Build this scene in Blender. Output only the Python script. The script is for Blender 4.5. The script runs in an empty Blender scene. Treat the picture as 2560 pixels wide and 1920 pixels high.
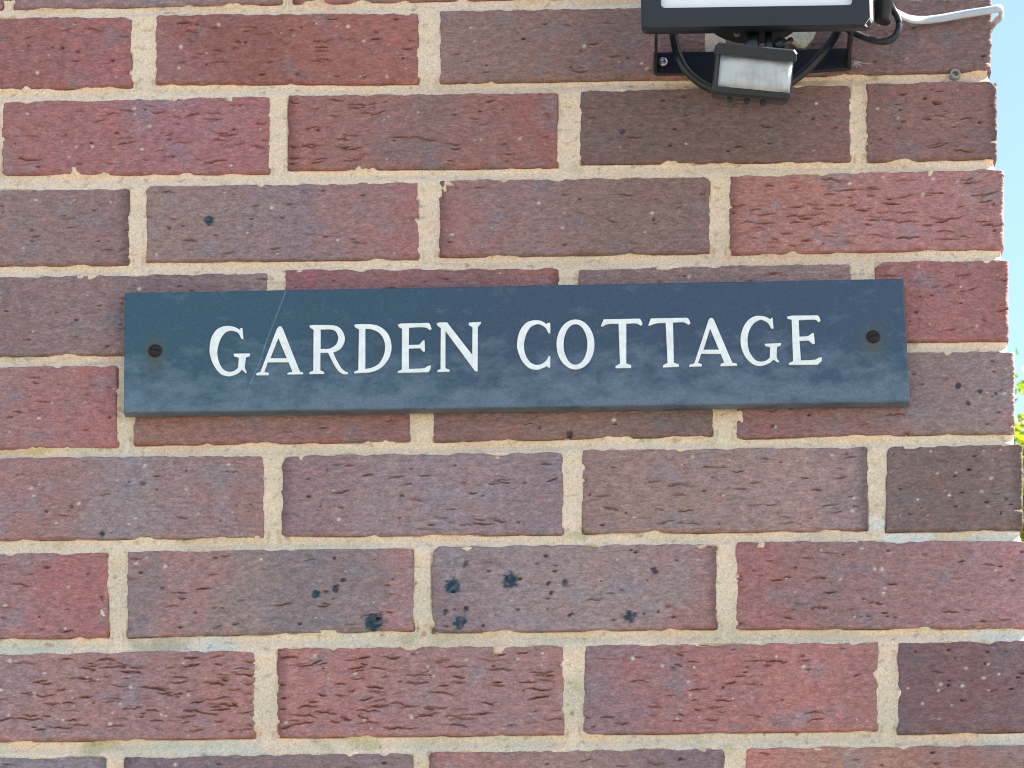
import bpy, bmesh, math, random
import numpy as np
from mathutils import Vector, Matrix

# ------------------------------------------------------------------ camera
S = bpy.context.scene
COL = S.collection
F, PITCH, YAW, ROLL = 5947.65 * 2560 / 2212, 0.357374, -0.036239, -0.002538
Z0 = 2.653                                   # height of the top bed joint above the ground
CAM = np.array([0.3624, -1.947904, -1.053348 + Z0])
_cy, _sy, _cp, _sp = math.cos(YAW), math.sin(YAW), math.cos(PITCH), math.sin(PITCH)
FW = np.array([_sy * _cp, _cy * _cp, _sp])
_rt = np.array([_cy, -_sy, 0.0])
_up = np.cross(_rt, FW)
RT = _rt * math.cos(ROLL) + _up * math.sin(ROLL)
UP = -_rt * math.sin(ROLL) + _up * math.cos(ROLL)


def px(x, y, Y=0.0):
    """photo pixel -> point on the plane at depth Y (the wall face is Y = 0)"""
    d = FW + RT * ((x - 1280) / F) + UP * ((960 - y) / F)
    return CAM + d * ((Y - CAM[1]) / d[1])


cd = bpy.data.cameras.new('camera')
cam = bpy.data.objects.new('camera', cd)
COL.objects.link(cam)
M = Matrix.Identity(4)
for i in range(3):
    M[i][0], M[i][1], M[i][2], M[i][3] = RT[i], UP[i], -FW[i], CAM[i]
cam.matrix_world = M
cd.sensor_fit = 'HORIZONTAL'
cd.sensor_width = 36.0
cd.lens = F / 2560 * 36.0
cd.clip_start, cd.clip_end = 0.05, 2000
cd.dof.use_dof = True
cd.dof.focus_distance = 2.19
cd.dof.aperture_fstop = 45
S.camera = cam

# ------------------------------------------------------------------ sky, sun, exposure
SUN_AZ, SUN_EL = math.radians(80), math.radians(50)      # azimuth from +Y towards +X
w = bpy.data.worlds.new('World')
S.world = w
w.use_nodes = True
wn, wl = w.node_tree.nodes, w.node_tree.links
wn.clear()
sky = wn.new('ShaderNodeTexSky')
sky.sky_type = 'NISHITA'
sky.sun_disc = False
sky.sun_elevation, sky.sun_rotation = SUN_EL, SUN_AZ
sky.air_density, sky.dust_density, sky.ozone_density = 1.0, 0.5, 1.0
bg = wn.new('ShaderNodeBackground')
bg.inputs['Strength'].default_value = 0.082
wo = wn.new('ShaderNodeOutputWorld')
wl.new(sky.outputs[0], bg.inputs['Color'])
wl.new(bg.outputs[0], wo.inputs['Surface'])

sd = bpy.data.lights.new('sun', 'SUN')
sd.energy, sd.angle, sd.color = 5.0, math.radians(0.53), (1.0, 0.95, 0.86)
sun = bpy.data.objects.new('sun', sd)
COL.objects.link(sun)
SUN_DIR = Vector((math.sin(SUN_AZ) * math.cos(SUN_EL), math.cos(SUN_AZ) * math.cos(SUN_EL), math.sin(SUN_EL)))
sun.rotation_euler = SUN_DIR.to_track_quat('Z', 'Y').to_euler()
sun.location = (6, 2, 8)
S.view_settings.view_transform = 'Standard'
S.view_settings.look = 'None'
S.view_settings.exposure = 2.0
S.view_settings.gamma = 1.0
S.cycles.filter_width = 1.1                  # crisp phone-lens detail

rng = np.random.default_rng(7)
random.seed(7)


# ------------------------------------------------------------------ helpers
def lin(c):
    c = np.asarray(c, float) / 255.0
    return np.where(c <= 0.04045, c / 12.92, ((c + 0.055) / 1.055) ** 2.4)


_perm = np.random.default_rng(3).permutation(4096)
_gr = np.random.default_rng(5).uniform(0, 2 * np.pi, 4096)


def perlin(x, y, seed=0):
    xi, yi = np.floor(x).astype(int), np.floor(y).astype(int)
    xf, yf = x - xi, y - yi
    u = xf * xf * xf * (xf * (xf * 6 - 15) + 10)
    v = yf * yf * yf * (yf * (yf * 6 - 15) + 10)

    def g(ix, iy, dx, dy):
        a = _gr[_perm[(_perm[(ix + seed * 131) & 4095] + iy) & 4095]]
        return np.cos(a) * dx + np.sin(a) * dy
    n00, n10 = g(xi, yi, xf, yf), g(xi + 1, yi, xf - 1, yf)
    n01, n11 = g(xi, yi + 1, xf, yf - 1), g(xi + 1, yi + 1, xf - 1, yf - 1)
    return ((n00 * (1 - u) + n10 * u) * (1 - v) + (n01 * (1 - u) + n11 * u) * v) * 1.5


def fbm(x, y, seed=0, octv=3):
    s, a = 0, 1.0
    for o in range(octv):
        s = s + a * perlin(x * 2 ** o, y * 2 ** o, seed + o * 17)
        a *= 0.5
    return s


def smooth(a, b, x):
    t = np.clip((x - a) / (b - a), 0, 1)
    return t * t * (3 - 2 * t)


def mesh_np(name, V, Fq, mat, parent=None, col=None, smooth_shade=True):
    """quads array -> ONE mesh object"""
    me = bpy.data.meshes.new(name)
    V = np.ascontiguousarray(V, np.float32)
    Fq = np.ascontiguousarray(Fq, np.int32)
    me.vertices.add(len(V))
    me.vertices.foreach_set('co', V.ravel())
    k = Fq.shape[1]
    me.loops.add(Fq.size)
    me.loops.foreach_set('vertex_index', Fq.ravel())
    me.polygons.add(len(Fq))
    me.polygons.foreach_set('loop_start', np.arange(0, Fq.size, k, dtype=np.int32))
    me.polygons.foreach_set('loop_total', np.full(len(Fq), k, np.int32))
    me.polygons.foreach_set('use_smooth', np.full(len(Fq), smooth_shade, bool))
    if col is not None:
        at = me.color_attributes.new('tint', 'FLOAT_COLOR', 'POINT')
        c4 = np.ones((len(V), 4), np.float32)
        c4[:, :3] = np.clip(col, 0, 1)
        at.data.foreach_set('color', c4.ravel())
    me.update()
    me.validate()
    o = bpy.data.objects.new(name, me)
    COL.objects.link(o)
    if mat:
        me.materials.append(mat)
    if parent:
        o.parent = parent
    return o


def obj_bm(name, bm, mat, parent=None, smooth_shade=False):
    bmesh.ops.recalc_face_normals(bm, faces=bm.faces)
    me = bpy.data.meshes.new(name)
    bm.to_mesh(me)
    bm.free()
    for p in me.polygons:
        p.use_smooth = smooth_shade
    o = bpy.data.objects.new(name, me)
    COL.objects.link(o)
    me.materials.append(mat)
    if parent:
        o.parent = parent
    return o


def empty(name, loc, label, cat, group=None):
    o = bpy.data.objects.new(name, None)
    o.empty_display_size = 0.02
    COL.objects.link(o)
    o.location = loc
    tag(o, label, cat, group)
    return o


def tag(o, label, cat, group=None):
    o['label'], o['category'] = label, cat
    if group:
        o['group'] = group


def adopt(parent):
    """children were built in world space: keep them there under a moved Empty"""
    bpy.context.view_layer.update()
    inv = parent.matrix_world.inverted()
    for c in parent.children:
        c.matrix_parent_inverse = inv


def extrude_poly(bm, pts, depth_vec, holes=()):
    """closed outline (list of 3-D points) extruded along depth_vec, capped with triangulation"""
    d = Vector(depth_vec)
    rings = [list(map(Vector, pts))] + [list(map(Vector, h)) for h in holes]
    edges_f, edges_b = [], []
    for r in rings:
        a = [bm.verts.new(p) for p in r]
        b = [bm.verts.new(p + d) for p in r]
        n = len(r)
        for i in range(n):
            j = (i + 1) % n
            bm.faces.new((a[i], a[j], b[j], b[i]))
        for i in range(n):
            edges_f.append(bm.edges.get((a[i], a[(i + 1) % n])))
            edges_b.append(bm.edges.get((b[i], b[(i + 1) % n])))
    bmesh.ops.triangle_fill(bm, edges=edges_f, use_beauty=True)
    bmesh.ops.triangle_fill(bm, edges=edges_b, use_beauty=True)


def tube(bm, path, r, seg=12, flat=1.0, upv=(0, 0, 1), caps=True):
    """tube along a path; r may be a list; flat < 1 squeezes it across upv"""
    P = [Vector(p) for p in path]
    n = len(P)
    R = r if hasattr(r, '__len__') else [r] * n
    rings = []
    for i in range(n):
        t = (P[min(i + 1, n - 1)] - P[max(i - 1, 0)]).normalized()
        u = Vector(upv)
        u = (u - t * u.dot(t))
        if u.length < 1e-4:
            u = Vector((0, 1, 0)) - t * t.y
        u.normalize()
        s = t.cross(u)
        rings.append([bm.verts.new(P[i] + u * (R[i] * math.sin(a)) + s * (R[i] * flat * math.cos(a)))
                      for a in [2 * math.pi * k / seg for k in range(seg)]])
    for i in range(n - 1):
        for k in range(seg):
            bm.faces.new((rings[i][k], rings[i][(k + 1) % seg], rings[i + 1][(k + 1) % seg], rings[i + 1][k]))
    if caps:
        bm.faces.new(rings[0][::-1])
        bm.faces.new(rings[-1])


def spline(pts, n=8):
    """Catmull-Rom through 3-D points"""
    P = [Vector(p) for p in pts]
    P = [P[0] * 2 - P[1]] + P + [P[-1] * 2 - P[-2]]
    out = []
    for i in range(1, len(P) - 2):
        a, b, c, d = P[i - 1:i + 3]
        for k in range(n):
            t = k / n
            out.append(0.5 * ((2 * b) + (c - a) * t + (2 * a - 5 * b + 4 * c - d) * t * t + (3 * b - a - 3 * c + d) * t ** 3))
    out.append(P[-2])
    return out


def rounded_box(bm, cen, half, r, rot=None, seg=3):
    res = bmesh.ops.create_cube(bm, size=1)
    vs = res['verts']
    bmesh.ops.scale(bm, vec=Vector(half) * 2, verts=vs)
    es = list({e for v in vs for e in v.link_edges})
    g = bmesh.ops.bevel(bm, geom=es, offset=r, segments=seg, profile=0.5, affect='EDGES')
    vs = list({v for f in g['faces'] for v in f.verts} | {v for v in vs if v.is_valid})
    vs = list({v for v0 in vs for f in v0.link_faces for v in f.verts})
    if rot is not None:
        bmesh.ops.rotate(bm, cent=(0, 0, 0), matrix=rot, verts=vs)
    bmesh.ops.translate(bm, vec=Vector(cen), verts=vs)
    return vs


# ------------------------------------------------------------------ materials
def new_mat(name):
    m = bpy.data.materials.new(name)
    m.use_nodes = True
    nt = m.node_tree
    return m, nt.nodes, nt.links, nt.nodes['Principled BSDF']


def noise(N, L, scale, detail=4, rough=0.6, vec=None, mapping=None):
    n = N.new('ShaderNodeTexNoise')
    n.inputs['Scale'].default_value = scale
    n.inputs['Detail'].default_value = detail
    n.inputs['Roughness'].default_value = rough
    if vec is not None:
        L.new(vec, n.inputs['Vector'])
    return n


def ramp(N, L, src, stops):
    r = N.new('ShaderNodeValToRGB')
    el = r.color_ramp.elements
    while len(el) < len(stops):
        el.new(0.5)
    for e, (p, c) in zip(el, stops):
        e.position = p
        e.color = (*c, 1) if len(c) == 3 else c
    L.new(src, r.inputs['Fac'])
    return r


def mixc(N, L, fac, a, b, mode='MIX'):
    m = N.new('ShaderNodeMix')
    m.data_type, m.blend_type = 'RGBA', mode
    for s, v in ((m.inputs[0], fac), (m.inputs[6], a), (m.inputs[7], b)):
        if hasattr(v, 'links'):
            L.new(v, s)
        elif hasattr(v, '__len__'):
            s.default_value = (*v, 1)
        else:
            s.default_value = v
    return m.outputs[2]


def bump(N, L, height, strength, dist, normal=None):
    b = N.new('ShaderNodeBump')
    b.inputs['Strength'].default_value = strength
    b.inputs['Distance'].default_value = dist
    L.new(height, b.inputs['Height'])
    if normal is not None:
        L.new(normal, b.inputs['Normal'])
    return b.outputs['Normal']


def math_n(N, L, op, a, b=None):
    m = N.new('ShaderNodeMath')
    m.operation = op
    for s, v in zip(m.inputs, (a, b)):
        if v is None:
            continue
        if hasattr(v, 'links'):
            L.new(v, s)
        else:
            s.default_value = v
    return m.outputs[0]


def mat_brick():
    m, N, L, P = new_mat('fired_clay')
    at = N.new('ShaderNodeAttribute')
    at.attribute_name = 'tint'
    geo = N.new('ShaderNodeNewGeometry')
    mp = N.new('ShaderNodeMapping')
    mp.inputs['Scale'].default_value = (0.45, 1, 1)
    L.new(geo.outputs['Position'], mp.inputs['Vector'])
    n1 = noise(N, L, 420, 4, 0.65, mp.outputs[0])
    n2 = noise(N, L, 1500, 2, 0.6, mp.outputs[0])
    r1 = ramp(N, L, n1.outputs['Fac'], [(0.28, (0.62, 0.61, 0.62)), (0.72, (1.38, 1.38, 1.37))])
    c = mixc(N, L, 0.75, at.outputs['Color'], r1.outputs['Color'], 'MULTIPLY')
    r2 = ramp(N, L, n2.outputs['Fac'], [(0.3, (0.66, 0.65, 0.66)), (0.7, (1.34, 1.34, 1.34))])
    c = mixc(N, L, 0.7, c, r2.outputs['Color'], 'MULTIPLY')
    L.new(c, P.inputs['Base Color'])
    P.inputs['Roughness'].default_value = 0.86
    P.inputs['Specular IOR Level'].default_value = 0.3
    nb = bump(N, L, n2.outputs['Fac'], 0.6, 0.0008)
    nb = bump(N, L, n1.outputs['Fac'], 0.8, 0.0016, nb)
    L.new(nb, P.inputs['Normal'])
    return m


def mat_mortar():
    m, N, L, P = new_mat('sand_mortar')
    at = N.new('ShaderNodeAttribute')
    at.attribute_name = 'tint'
    geo = N.new('ShaderNodeNewGeometry')
    n1 = noise(N, L, 700, 3, 0.7, geo.outputs['Position'])
    n2 = noise(N, L, 2200, 2, 0.6, geo.outputs['Position'])
    r1 = ramp(N, L, n1.outputs['Fac'], [(0.3, (0.74, 0.73, 0.70)), (0.62, (1.2, 1.2, 1.2))])
    c = mixc(N, L, 0.7, at.outputs['Color'], r1.outputs['Color'], 'MULTIPLY')
    r2 = ramp(N, L, n2.outputs['Fac'], [(0.3, (0.55, 0.52, 0.46)), (0.6, (1.22, 1.22, 1.22))])
    c = mixc(N, L, 0.6, c, r2.outputs['Color'], 'MULTIPLY')
    L.new(c, P.inputs['Base Color'])
    P.inputs['Roughness'].default_value = 0.93
    P.inputs['Specular IOR Level'].default_value = 0.2
    nb = bump(N, L, n2.outputs['Fac'], 0.5, 0.0006)
    nb = bump(N, L, n1.outputs['Fac'], 0.5, 0.0012, nb)
    L.new(nb, P.inputs['Normal'])
    return m


def mat_plain(name, col, rough=0.5, metal=0.0, nscale=300, var=0.15, bstr=0.15, bdist=0.0005, spec=0.5):
    m, N, L, P = new_mat(name)
    tc = N.new('ShaderNodeTexCoord')
    n = noise(N, L, nscale, 4, 0.6, tc.outputs['Object'])
    a = tuple(max(0, c * (1 - var)) for c in col)
    b = tuple(min(1, c * (1 + var)) for c in col)
    r = ramp(N, L, n.outputs['Fac'], [(0.3, a), (0.7, b)])
    L.new(r.outputs['Color'], P.inputs['Base Color'])
    P.inputs['Roughness'].default_value = rough
    P.inputs['Metallic'].default_value = metal
    P.inputs['Specular IOR Level'].default_value = spec
    if bstr:
        L.new(bump(N, L, n.outputs['Fac'], bstr, bdist), P.inputs['Normal'])
    return m


MB, MM = mat_brick(), mat_mortar()
BLACK = mat_plain('black_powder_coat', (0.010, 0.013, 0.020), 0.42, nscale=900, var=0.3)
BLACKP = mat_plain('black_plastic', (0.012, 0.014, 0.018), 0.38, nscale=500, var=0.3, bstr=0.08)
RUBBER = mat_plain('black_rubber_sheath', (0.02, 0.022, 0.025), 0.42, nscale=300, var=0.3, bstr=0.05)
WHITEC = mat_plain('white_cable_sheath', (0.50, 0.52, 0.52), 0.4, nscale=120, var=0.12, bstr=0.05)
DIFF = mat_plain('white_diffuser', (0.93, 0.93, 0.89), 0.35, nscale=40, var=0.03, bstr=0)
ZINC = mat_plain('zinc_screw', (0.55, 0.56, 0.57), 0.35, 0.9, nscale=900, var=0.25)
RUST = mat_plain('rusty_steel', (0.030, 0.021, 0.018), 0.75, 0.3, nscale=1500, var=0.6, bstr=0.5)
GREYP = mat_plain('grey_plastic', (0.16, 0.17, 0.19), 0.45, nscale=400, var=0.2)
CREAM = mat_plain('cream_filler', (0.74, 0.68, 0.48), 0.9, nscale=350, var=0.25, bstr=0.6, bdist=0.0015)
PAINT = mat_plain('white_letter_paint', (0.94, 0.905, 0.80), 0.6, nscale=150, var=0.12, bstr=0.25, bdist=0.0004)
LEAF = None

# ------------------------------------------------------------------ ground
CX = 0.668                                                   # X of the wall corner


def mat_ground():
    m, N, L, P = new_mat('gravel_ground')
    geo = N.new('ShaderNodeNewGeometry')
    n1 = noise(N, L, 60, 5, 0.7, geo.outputs['Position'])
    n2 = noise(N, L, 0.4, 4, 0.6, geo.outputs['Position'])
    a = ramp(N, L, n1.outputs['Fac'], [(0.3, (0.10, 0.092, 0.078)), (0.7, (0.24, 0.22, 0.185))])
    b = ramp(N, L, n1.outputs['Fac'], [(0.3, (0.03, 0.05, 0.015)), (0.7, (0.07, 0.11, 0.03))])
    f = ramp(N, L, n2.outputs['Fac'], [(0.75, (0, 0, 0)), (0.85, (1, 1, 1))])
    L.new(mixc(N, L, f.outputs['Color'], a.outputs['Color'], b.outputs['Color']), P.inputs['Base Color'])
    P.inputs['Roughness'].default_value = 0.95
    L.new(bump(N, L, n1.outputs['Fac'], 0.6, 0.02), P.inputs['Normal'])
    return m


bm = bmesh.new()
bmesh.ops.create_grid(bm, x_segments=40, y_segments=40, size=400)
g = obj_bm('ground', bm, mat_ground())
g['kind'] = 'structure'

# ------------------------------------------------------------------ brick wall
wall = empty('brick_wall', (CX, 0, 0), 'red and purple brick house wall with cream mortar and open corner', 'wall')

# brick edges read off the photograph: xl, xr, top-left, top-right, bottom-left, bottom-right
# then the colours along the brick (sRGB as seen), crack amount, pit amount, pale grit amount
R_, P_, D_, G_ = (140, 80, 76), (128, 98, 100), (100, 83, 79), (120, 108, 114)
ROWS = {
    1: [((-322, 327, 48, 43, 225, 213), [(134, 74, 74), (130, 78, 72), (142, 78, 78)], .2, .15, .3),
        ((391, 1045, 38, 33, 205, 205), [(132, 86, 82), (122, 66, 54), (138, 74, 58), (140, 78, 66)], .5, .3, .5),
        ((1102, 1762, 28, 17, 202, 191), [(122, 96, 92), (118, 94, 84), (104, 86, 80), (132, 90, 82)], .25, .3, .2),
        ((1814, 2477, 14, -6, 189, 173), [(116, 84, 82), (105, 85, 86), (112, 88, 88), (95, 82, 80)], .05, .15, .2)],
    2: [((7, 671, 255, 243, 432, 429), [(138, 86, 80), (142, 84, 82), (140, 88, 98), (144, 82, 86)], .6, .3, .5),
        ((722, 1393, 239, 233, 420, 414), [(142, 82, 74), (132, 88, 80), (110, 90, 90), (128, 84, 76), (136, 76, 70)], .6, .3, .3),
        ((1452, 2124, 228, 213, 406, 398), [(96, 80, 80), (92, 78, 70), (96, 82, 74), (114, 82, 80)], .1, .25, .1),
        ((2168, 2491, 210, 202, 399, 392), [(110, 82, 80), (122, 86, 80), (108, 80, 78)], .35, .9, .2)],
    3: [((-335, 320, 478, 473, 663, 656), [(118, 102, 98), (120, 100, 98), (120, 94, 98)], .1, .3, .15),
        ((367, 1044, 465, 457, 650, 643), [(125, 106, 98), (120, 104, 102), (112, 100, 112), (130, 96, 96), (142, 86, 84)], .25, .3, .2),
        ((1100, 1772, 452, 443, 637, 628), [(140, 88, 86), (124, 98, 100), (108, 92, 86), (106, 90, 90)], .2, .3, .2),
        ((1826, 2508, 442, 423, 631, 617), [(148, 94, 86), (152, 98, 90), (152, 98, 98), (140, 94, 90)], 1.0, .2, .2)],
    4: [((-12, 666, 693, 684, 886, 876), [(112, 92, 96), (120, 98, 100), (106, 92, 94), (118, 104, 104)], .2, .4, .2),
        ((715, 1396, 676, 672, 873, 862), [(132, 72, 82), (125, 80, 82), (110, 80, 84), (134, 78, 72)], .3, .3, .2),
        ((1448, 2126, 674, 659, 861, 853), [(112, 90, 96), (116, 98, 98), (128, 104, 102)], .2, .2, .1),
        ((2191, 2520, 655, 651, 850, 847), [(138, 78, 74), (142, 84, 82), (130, 80, 80)], .3, .6, .4)],
    5: [((-345, 292, 922, 915, 1120, 1114), [(128, 98, 102), (134, 98, 98), (150, 82, 80)], .25, .3, .4),
        ((337, 1024, 912, 900, 1108, 1099), [(130, 88, 76), (122, 90, 84), (120, 76, 76)], .2, .1, .1),
        ((1086, 1780, 900, 890, 1100, 1085), [(112, 80, 76), (114, 90, 78), (92, 84, 82)], .2, .2, .1),
        ((1843, 2536, 889, 878, 1091, 1078), [(120, 74, 72), (120, 84, 80), (115, 102, 104), (122, 110, 114)], .15, .6, .2)],
    6: [((-42, 657, 1146, 1140, 1346, 1340), [(142, 98, 104), (134, 98, 94), (120, 114, 122), (124, 106, 110), (130, 98, 96)], .15, .3, .6),
        ((706, 1405, 1139, 1132, 1336, 1332), [(122, 94, 100), (126, 110, 116), (124, 110, 118), (116, 102, 112)], .45, .3, .1),
        ((1458, 2168, 1125, 1119, 1329, 1321), [(124, 100, 96), (130, 106, 100), (128, 108, 104), (140, 112, 110), (112, 104, 110)], .5, .3, .3),
        ((2218, 2556, 1118, 1112, 1325, 1321), [(98, 86, 88), (96, 84, 80), (104, 90, 86)], .05, .7, 1.)],
    7: [((-443, 268, 1388, 1382, 1594, 1590), [(130, 104, 110), (136, 100, 104), (148, 80, 78)], .2, .3, .2),
        ((320, 1031, 1380, 1372, 1589, 1572), [(112, 102, 108), (142, 100, 98), (118, 110, 108), (98, 102, 108), (112, 104, 110), (144, 100, 102)], .35, .5, .2),
        ((1081, 1791, 1367, 1361, 1578, 1567), [(104, 98, 106), (122, 114, 120), (128, 116, 116), (128, 112, 114), (138, 90, 88)], .1, .7, .1),
        ((1844, 2575, 1355, 1353, 1568, 1566), [(138, 82, 80), (122, 94, 94), (132, 98, 100), (148, 106, 114)], .5, .4, .4)],
    8: [((-82, 635, 1638, 1627, 1851, 1841), [(128, 108, 116), (142, 102, 100), (134, 98, 100), (148, 96, 86)], 1.25, .2, 1.),
        ((695, 1407, 1622, 1616, 1840, 1832), [(152, 94, 86), (146, 94, 90), (138, 100, 100), (132, 102, 106), (142, 98, 94)], 1.0, .2, .8),
        ((1461, 2192, 1615, 1607, 1832, 1822), [(112, 98, 110), (134, 90, 94), (146, 90, 84), (158, 92, 84), (140, 90, 84)], .55, .3, .5),
        ((2247, 2598, 1608, 1602, 1831, 1824), [(96, 72, 80), (106, 74, 78), (104, 84, 92)], .1, .5, .9)],
    9: [((-450, 265, 1899, 1893, 2118, 2112), [(112, 100, 108), (108, 106, 120), (110, 112, 124)], .2, .3, .2),
        ((312, 1030, 1893, 1885, 2112, 2104), [(90, 88, 108), (112, 94, 98), (118, 102, 106)], .2, .3, .2),
        ((1073, 1810, 1882, 1873, 2100, 2092), [(148, 94, 86), (132, 106, 100), (96, 88, 102)], .4, .2, .2),
        ((1867, 2618, 1871, 1864, 2089, 2083), [(166, 94, 78), (150, 108, 84), (132, 92, 84), (112, 106, 106)], .3, .3, .3)],
}
# dark blue-green glaze spots: (row, index) -> photo pixel centre, radius in mm
SPOTS = {(3, 1): [(523, 551, 4.0)],
         (7, 1): [(935, 1555, 7.5), (838, 1473, 2.6), (790, 1485, 3.2), (857, 1450, 2.0)],
         (7, 2): [(1131, 1464, 6.0), (1275, 1450, 6.0), (1150, 1555, 5.0), (1575, 1540, 4.5), (1165, 1410, 2.2), (1637, 1427, 3.0),
                  (1412, 1456, 2.2), (1371, 1458, 1.8), (1115, 1530, 2.2), (1165, 1523, 2.2), (1424, 1538, 1.6), (1378, 1482, 1.6)],
         (2, 2): [(1555, 330, 2.6)], (5, 3): [(2450, 978, 2.0), (2395, 965, 2.6), (2420, 1010, 1.8), (2490, 985, 1.6)],
         (5, 2): [(1425, 1085, 2.6)], (6, 0): [(255, 1335, 2.4)]}
ALB = np.array([1.72, 1.50, 1.25])                       # seen colour -> surface colour under the open shade
STEP = 0.0008
QUADS = []                       # every front brick quad in wall coordinates (X, Z) for the mortar


def brick_mesh(q, cols, cracks, pits, grit, seed, depth=0.1025, spots=(), step=STEP, rad=None, name='brick'):
    """q: four wall points TL TR BR BL as (X, Z). A dense relief front with full-depth sides."""
    r = np.random.default_rng(seed)
    TL, TR, BR, BL = [np.array(p) for p in q]
    Wd, Hd = np.linalg.norm(TR - TL), np.linalg.norm(TL - BL)
    nx, ny = max(8, int(Wd / (step * 1.45))), max(6, int(Hd / (step * .54)))
    U, V = np.meshgrid(np.linspace(0, 1, nx + 1), np.linspace(0, 1, ny + 1))
    e = 0.0008
    Ue = -e / Wd + U * (1 + 2 * e / Wd)
    Ve = -e / Hd + V * (1 + 2 * e / Hd)
    X = (BL[0] * (1 - Ue) + BR[0] * Ue) * (1 - Ve) + (TL[0] * (1 - Ue) + TR[0] * Ue) * Ve
    Z = (BL[1] * (1 - Ue) + BR[1] * Ue) * (1 - Ve) + (TL[1] * (1 - Ue) + TR[1] * Ue) * Ve
    x, z = Ue * Wd, Ve * Hd                               # metres inside the brick
    ox, oz = r.uniform(0, 900, 2)
    # distance to a rounded outline whose four corner radii differ
    cr = r.uniform(0.0008, 0.004, 4) if rad is None else np.array(rad)
    R = np.where(x < Wd / 2, np.where(z > Hd / 2, cr[0], cr[3]), np.where(z > Hd / 2, cr[1], cr[2]))
    dx, dz = np.abs(x - Wd / 2) - Wd / 2 - e + R, np.abs(z - Hd / 2) - Hd / 2 - e + R
    sd_ = np.hypot(np.maximum(dx, 0), np.maximum(dz, 0)) + np.minimum(np.maximum(dx, dz), 0) - R
    sd_ = sd_ + 0.0011 * fbm((x + ox) * 70, (z + oz) * 90, seed, 3) + 0.0002 * perlin((x + ox) * 300, (z + oz) * 300, seed)
    h = -0.0050 * smooth(-0.0016, 0.0009, sd_) ** 1.8
    # chips out of the arris
    for _ in range(int(r.integers(3, 8))):
        s = r.random()
        if s < 0.8:
            cxp, czp = r.uniform(0, Wd), (0 if r.random() < 0.65 else Hd)
        else:
            cxp, czp = (0 if r.random() < 0.5 else Wd), r.uniform(0, Hd)
        a, b = r.uniform(0.002, 0.007), r.uniform(0.0012, 0.003)
        i0, i1 = np.searchsorted(x[0], [cxp - .014, cxp + .014])
        j0, j1 = np.searchsorted(z[:, 0], [czp - .007, czp + .007])
        dd = ((x[j0:j1, i0:i1] - cxp) / a) ** 2 + ((z[j0:j1, i0:i1] - czp) / b) ** 2
        h[j0:j1, i0:i1] -= r.uniform(0.0015, 0.004) * np.exp(-dd * 1.2)
    # gentle unevenness, wire-drag grain
    h += 0.0005 * fbm((x + ox) * 22, (z + oz) * 45, seed + 3, 3)
    gs = r.uniform(.5, 2.2)
    h += 0.00022 * gs * fbm((x + ox) * r.uniform(70, 170), (z + oz) * 420, seed + 5, 2)
    h += .0004 * r.random() * smooth(.1, .6, perlin((x + ox) * 60, (z + oz) * 150, seed + 6))
    # lamination tears: short wavy horizontal cracks, the clay above lifting over the gap
    nc = int(cracks ** 1.35 * 95 * Wd / 0.215) + 3
    zone = r.uniform(0.2, 0.8)
    for _ in range(nc):
        c0 = (r.normal(zone, 0.28) if r.random() < .6 else r.random()) * Wd
        cz = r.uniform(0.06, 0.94) * Hd
        ln = r.uniform(0.002, 0.0065) * (1 + 1.2 * min(cracks, 1) * r.random() ** 2)
        i0, i1 = np.searchsorted(x[0], [c0 - ln * 1.3, c0 + ln * 1.3])
        j0, j1 = np.searchsorted(z[:, 0], [cz - 0.007, cz + 0.007])
        if i1 - i0 < 3 or j1 - j0 < 3:
            continue
        xs, zs = x[j0:j1, i0:i1], z[j0:j1, i0:i1]
        ph = r.uniform(0, 900)
        line = cz + r.normal(0, .1) * (xs - c0) + 0.0012 * perlin(xs * 130 + ph, xs * 0 + .3) + 0.0006 * perlin(xs * 500 + ph, xs * 0 + .7)
        f = np.clip(1 - ((xs - c0) / ln) ** 2, 0, 1) ** .7
        dpt = r.uniform(0.0010, 0.0058) * (0.6 + .5 * min(cracks, 1))
        t = zs - line
        wdt = r.uniform(.00026, .00055)
        h[j0:j1, i0:i1] -= dpt * f * np.exp(-(t / (wdt * (.5 + .5 * f))) ** 2)
        dpt = min(dpt, .002)
        h[j0:j1, i0:i1] += 0.2 * dpt * f * np.exp(-((t - 0.0016) / 0.0011) ** 2) - .14 * dpt * f * np.exp(-((t + 0.0020) / 0.0015) ** 2)
    # pits and torn holes
    hole = np.zeros_like(x)
    for _ in range(int(pits * 34 * Wd / 0.215) + 3):
        c0, cz = r.uniform(.02, .98) * Wd, r.uniform(.06, .94) * Hd
        a, b = r.uniform(0.0005, 0.0018), r.uniform(0.0004, 0.0010)
        if r.random() < .12:
            a, b = a * 1.7, b * 1.5
        i0, i1 = np.searchsorted(x[0], [c0 - .006, c0 + .006])
        j0, j1 = np.searchsorted(z[:, 0], [cz - .006, cz + .006])
        xs, zs = x[j0:j1, i0:i1], z[j0:j1, i0:i1]
        wb = 1 + .5 * perlin(xs * 500 + c0 * 9e3, zs * 500)
        dd = (((xs - c0) / a) ** 2 + ((zs - cz) / b) ** 2) * wb
        h[j0:j1, i0:i1] -= r.uniform(0.002, 0.0045) * np.exp(-dd ** 2)
    # colour
    n = len(cols)
    C = np.array([lin(c) for c in cols]) * ALB
    C = C.mean(1, keepdims=True) * np.array([1.06, .985, .955]) * .34 + C * .66
    C = C.mean(0, keepdims=True) * .25 + C * .75
    C = (C * .86 + .14 * lin((142, 104, 102)) * ALB) * 1.05
    uu = np.clip(Ue + 0.13 * fbm((x + ox) * 18, (z + oz) * 26, seed + 9, 4) + .05 * perlin((x + ox) * 90, (z + oz) * 160, seed + 10), 0, 1) * (n - 1)
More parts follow.
